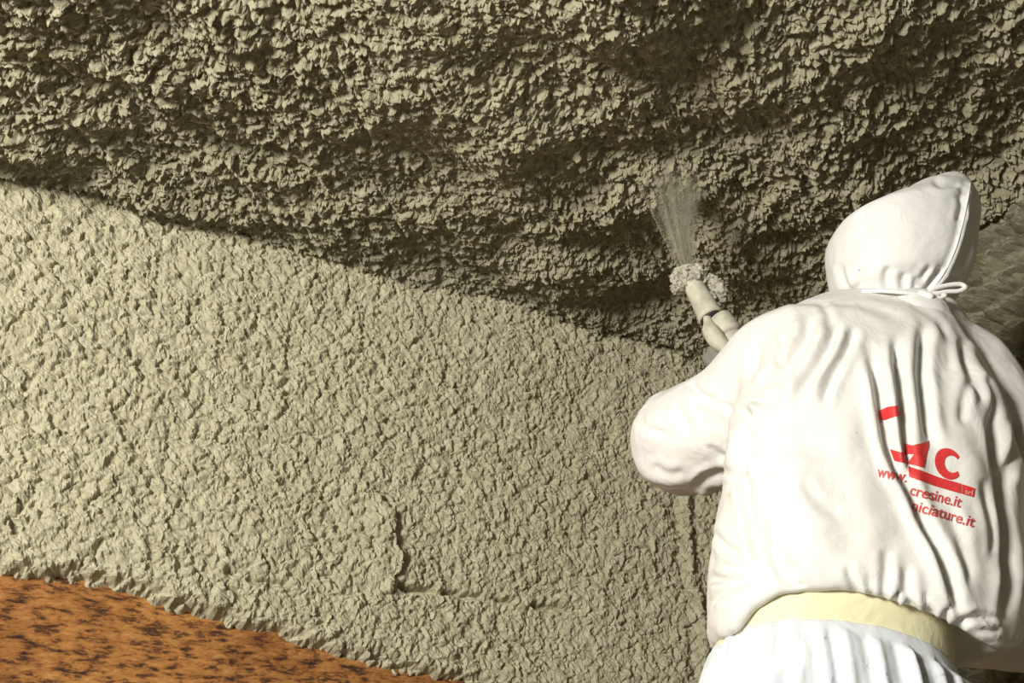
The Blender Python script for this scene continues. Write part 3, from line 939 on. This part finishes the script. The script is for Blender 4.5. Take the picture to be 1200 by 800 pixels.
# lumps of cement caked round the mouth
def clod(g, c, r, seed):
    bm = bmesh.new(); bmesh.ops.create_icosphere(bm, subdivisions=2, radius=1.0)
    rr = random.Random(seed)
    ph = [rr.uniform(0, 6.28) for _ in range(6)]; sc = (rr.uniform(0.8, 1.25), rr.uniform(0.8, 1.25), rr.uniform(0.7, 1.1))
    vs_ = []
    for v in bm.verts:
        x, y, z = v.co
        k = 1 + 0.26 * math.sin(4 * x + ph[0]) * math.sin(4 * y + ph[1]) + 0.22 * math.sin(7 * z + ph[2] + 3 * x) + 0.18 * math.sin(9 * y + ph[3] + 5 * z)
        vs_.append(np.asarray(c) + r * k * np.array((x * sc[0], y * sc[1], z * sc[2])))
    g.add(vs_, [tuple(v.index for v in f.verts) for f in bm.faces]); bm.free()
g = Geo(); rr = random.Random(5)
for i in range(80):
    a = rr.uniform(0, 2 * math.pi); d = rr.choice((0.0, 0.006, 0.012, 0.02, 0.03))
    R = 0.021 + rr.uniform(-0.003, 0.006)
    clod(g, gp(d - 0.004, R * math.cos(a), R * math.sin(a)), rr.uniform(0.0055, 0.0120), i)
for i in range(18):
    clod(g, gp(rr.uniform(0.002, 0.034), -0.026 - rr.uniform(0, 0.014), rr.uniform(-0.016, 0.01)), rr.uniform(0.005, 0.0085), 100 + i)
for i in range(40):
    q = rr.uniform(0, 1)
    clod(g, gp(0.022 + 0.055 * q, 0.030 + 0.020 * q * rr.uniform(0.2, 1) + 0.003, rr.uniform(-0.016, 0.012)), rr.uniform(0.006, 0.011), 200 + i)
for i in range(6):
    clod(g, gp(LEN * rr.uniform(0.3, 0.85), 0.022, rr.uniform(-0.012, 0.0)), rr.uniform(0.004, 0.008), 300 + i)
crust = gpart('cement_crust', g.mesh('cement_crust'), M_crust); set_smooth(crust.data, False)
crust['kind'] = 'stuff'; crust['label'] = 'lumps of fresh cement caked round the mouth'

# ------------------------------------------------------------------ the spray
END = W(786, 205, 1.80)
sp_ax = END - TIP; sp_len = float(np.linalg.norm(sp_ax)); sp_ax /= sp_len
q1 = np.cross(sp_ax, np.array((0, 1.0, 0))); q1 /= np.linalg.norm(q1); q2 = np.cross(sp_ax, q1)
SPREAD = 0.27
V = []; F = []
rr = random.Random(11)
jets = [(rr.gauss(0, 0.45), rr.gauss(0, 0.45)) for _ in range(16)]
for i in range(15000):
    l = rr.random() ** 0.75
    if rr.random() < 0.62:
        j = jets[rr.randrange(len(jets))]; a = j[0] + rr.gauss(0, 0.07); b = j[1] + rr.gauss(0, 0.07)
    else: a, b = rr.gauss(0, 0.5), rr.gauss(0, 0.5)
    a = max(-1.15, min(1.15, a)); b = max(-1.15, min(1.15, b))
    wd = 0.010 + SPREAD * 0.75 * l * sp_len
    c = TIP + sp_ax * (l * sp_len * 1.0 - 0.004) + q1 * a * wd + q2 * b * wd
    r = rr.uniform(0.00035, 0.00085) * (1.6 if rr.random() < 0.05 else 1.0)
    bq = len(V)
    for e in ((1, 0, 0), (-1, 0, 0), (0, 1, 0), (0, -1, 0), (0, 0, 1.5), (0, 0, -1.5)): V.append(c + r * np.array(e))
    for f in ((0, 2, 4), (2, 1, 4), (1, 3, 4), (3, 0, 4), (2, 0, 5), (1, 2, 5), (3, 1, 5), (0, 3, 5)): F.append(tuple(bq + k for k in f))
spray = link('cement_spray', mesh_np('cement_spray', np.array(V), np.array(F)), M_wet_shade, None, False)
tag(spray, 'fan of wet cement droplets and mist leaving the nozzle', 'spray', None, 'stuff')

def mist():
    m = bpy.data.materials.new('cement mist'); m.use_nodes = True
    nt = m.node_tree; nt.nodes.clear()
    out = nt.nodes.new('ShaderNodeOutputMaterial')
    vol = nt.nodes.new('ShaderNodeVolumePrincipled'); vol.inputs['Color'].default_value = (0.88, 0.82, 0.64, 1); vol.inputs['Anisotropy'].default_value = -0.5
    tc = nt.nodes.new('ShaderNodeTexCoord')
    sx = nt.nodes.new('ShaderNodeSeparateXYZ'); nt.links.new(tc.outputs['Object'], sx.inputs[0])
    def mth(op, a, b=None, v=None):
        n = nt.nodes.new('ShaderNodeMath'); n.operation = op
        nt.links.new(a, n.inputs[0])
        if b is not None: nt.links.new(b, n.inputs[1])
        if v is not None: n.inputs[1].default_value = v
        return n.outputs[0]
    z = sx.outputs['Z']
    w = mth('ADD', mth('MULTIPLY', z, v=SPREAD), v=0.010)
    u = mth('DIVIDE', sx.outputs['X'], w); v_ = mth('DIVIDE', sx.outputs['Y'], w)
    r2 = mth('SQRT', mth('ADD', mth('MULTIPLY', u, u), mth('MULTIPLY', v_, v_)))
    rad = nt.nodes.new('ShaderNodeMapRange'); rad.inputs['From Min'].default_value = 0.25; rad.inputs['From Max'].default_value = 1.0
    rad.inputs['To Min'].default_value = 1.0; rad.inputs['To Max'].default_value = 0.0; nt.links.new(r2, rad.inputs['Value'])
    cb = nt.nodes.new('ShaderNodeCombineXYZ'); nt.links.new(u, cb.inputs[0]); nt.links.new(v_, cb.inputs[1]); nt.links.new(mth('MULTIPLY', z, v=2.0), cb.inputs[2])
    nz = noise_node(nt, 3.4, 4, 0.6, cb.outputs[0])
    st = nt.nodes.new('ShaderNodeMapRange'); st.inputs['From Min'].default_value = 0.42; st.inputs['From Max'].default_value = 0.62
    nt.links.new(nz.outputs['Fac'], st.inputs['Value'])
    ln = nt.nodes.new('ShaderNodeMapRange'); ln.inputs['From Min'].default_value = 0.0; ln.inputs['From Max'].default_value = sp_len
    ln.inputs['To Min'].default_value = 1.0; ln.inputs['To Max'].default_value = 0.0; nt.links.new(z, ln.inputs['Value'])
    fall = mth('POWER', ln.outputs['Result'], v=1.5)
    den = mth('MULTIPLY', mth('MULTIPLY', rad.outputs['Result'], st.outputs['Result']), fall)
    den = mth('MULTIPLY', den, v=48.0)
    nt.links.new(den, vol.inputs['Density'])
    nt.links.new(vol.outputs[0], out.inputs['Volume'])
    return m
g = Geo()
rings = []
for l in np.linspace(0.0, 1.0, 10):
    wd = 0.010 + SPREAD * l * sp_len
    rings.append([(wd * math.cos(a), wd * math.sin(a), l * sp_len) for a in np.linspace(0, 2 * math.pi, 28, endpoint=False)])
g.rings(rings)
mo = link('spray_mist', g.mesh('spray_mist'), mist(), spray)
mo.matrix_local = Matrix(((q1[0], q2[0], sp_ax[0], TIP[0]), (q1[1], q2[1], sp_ax[1], TIP[1]), (q1[2], q2[2], sp_ax[2], TIP[2]), (0, 0, 0, 1)))
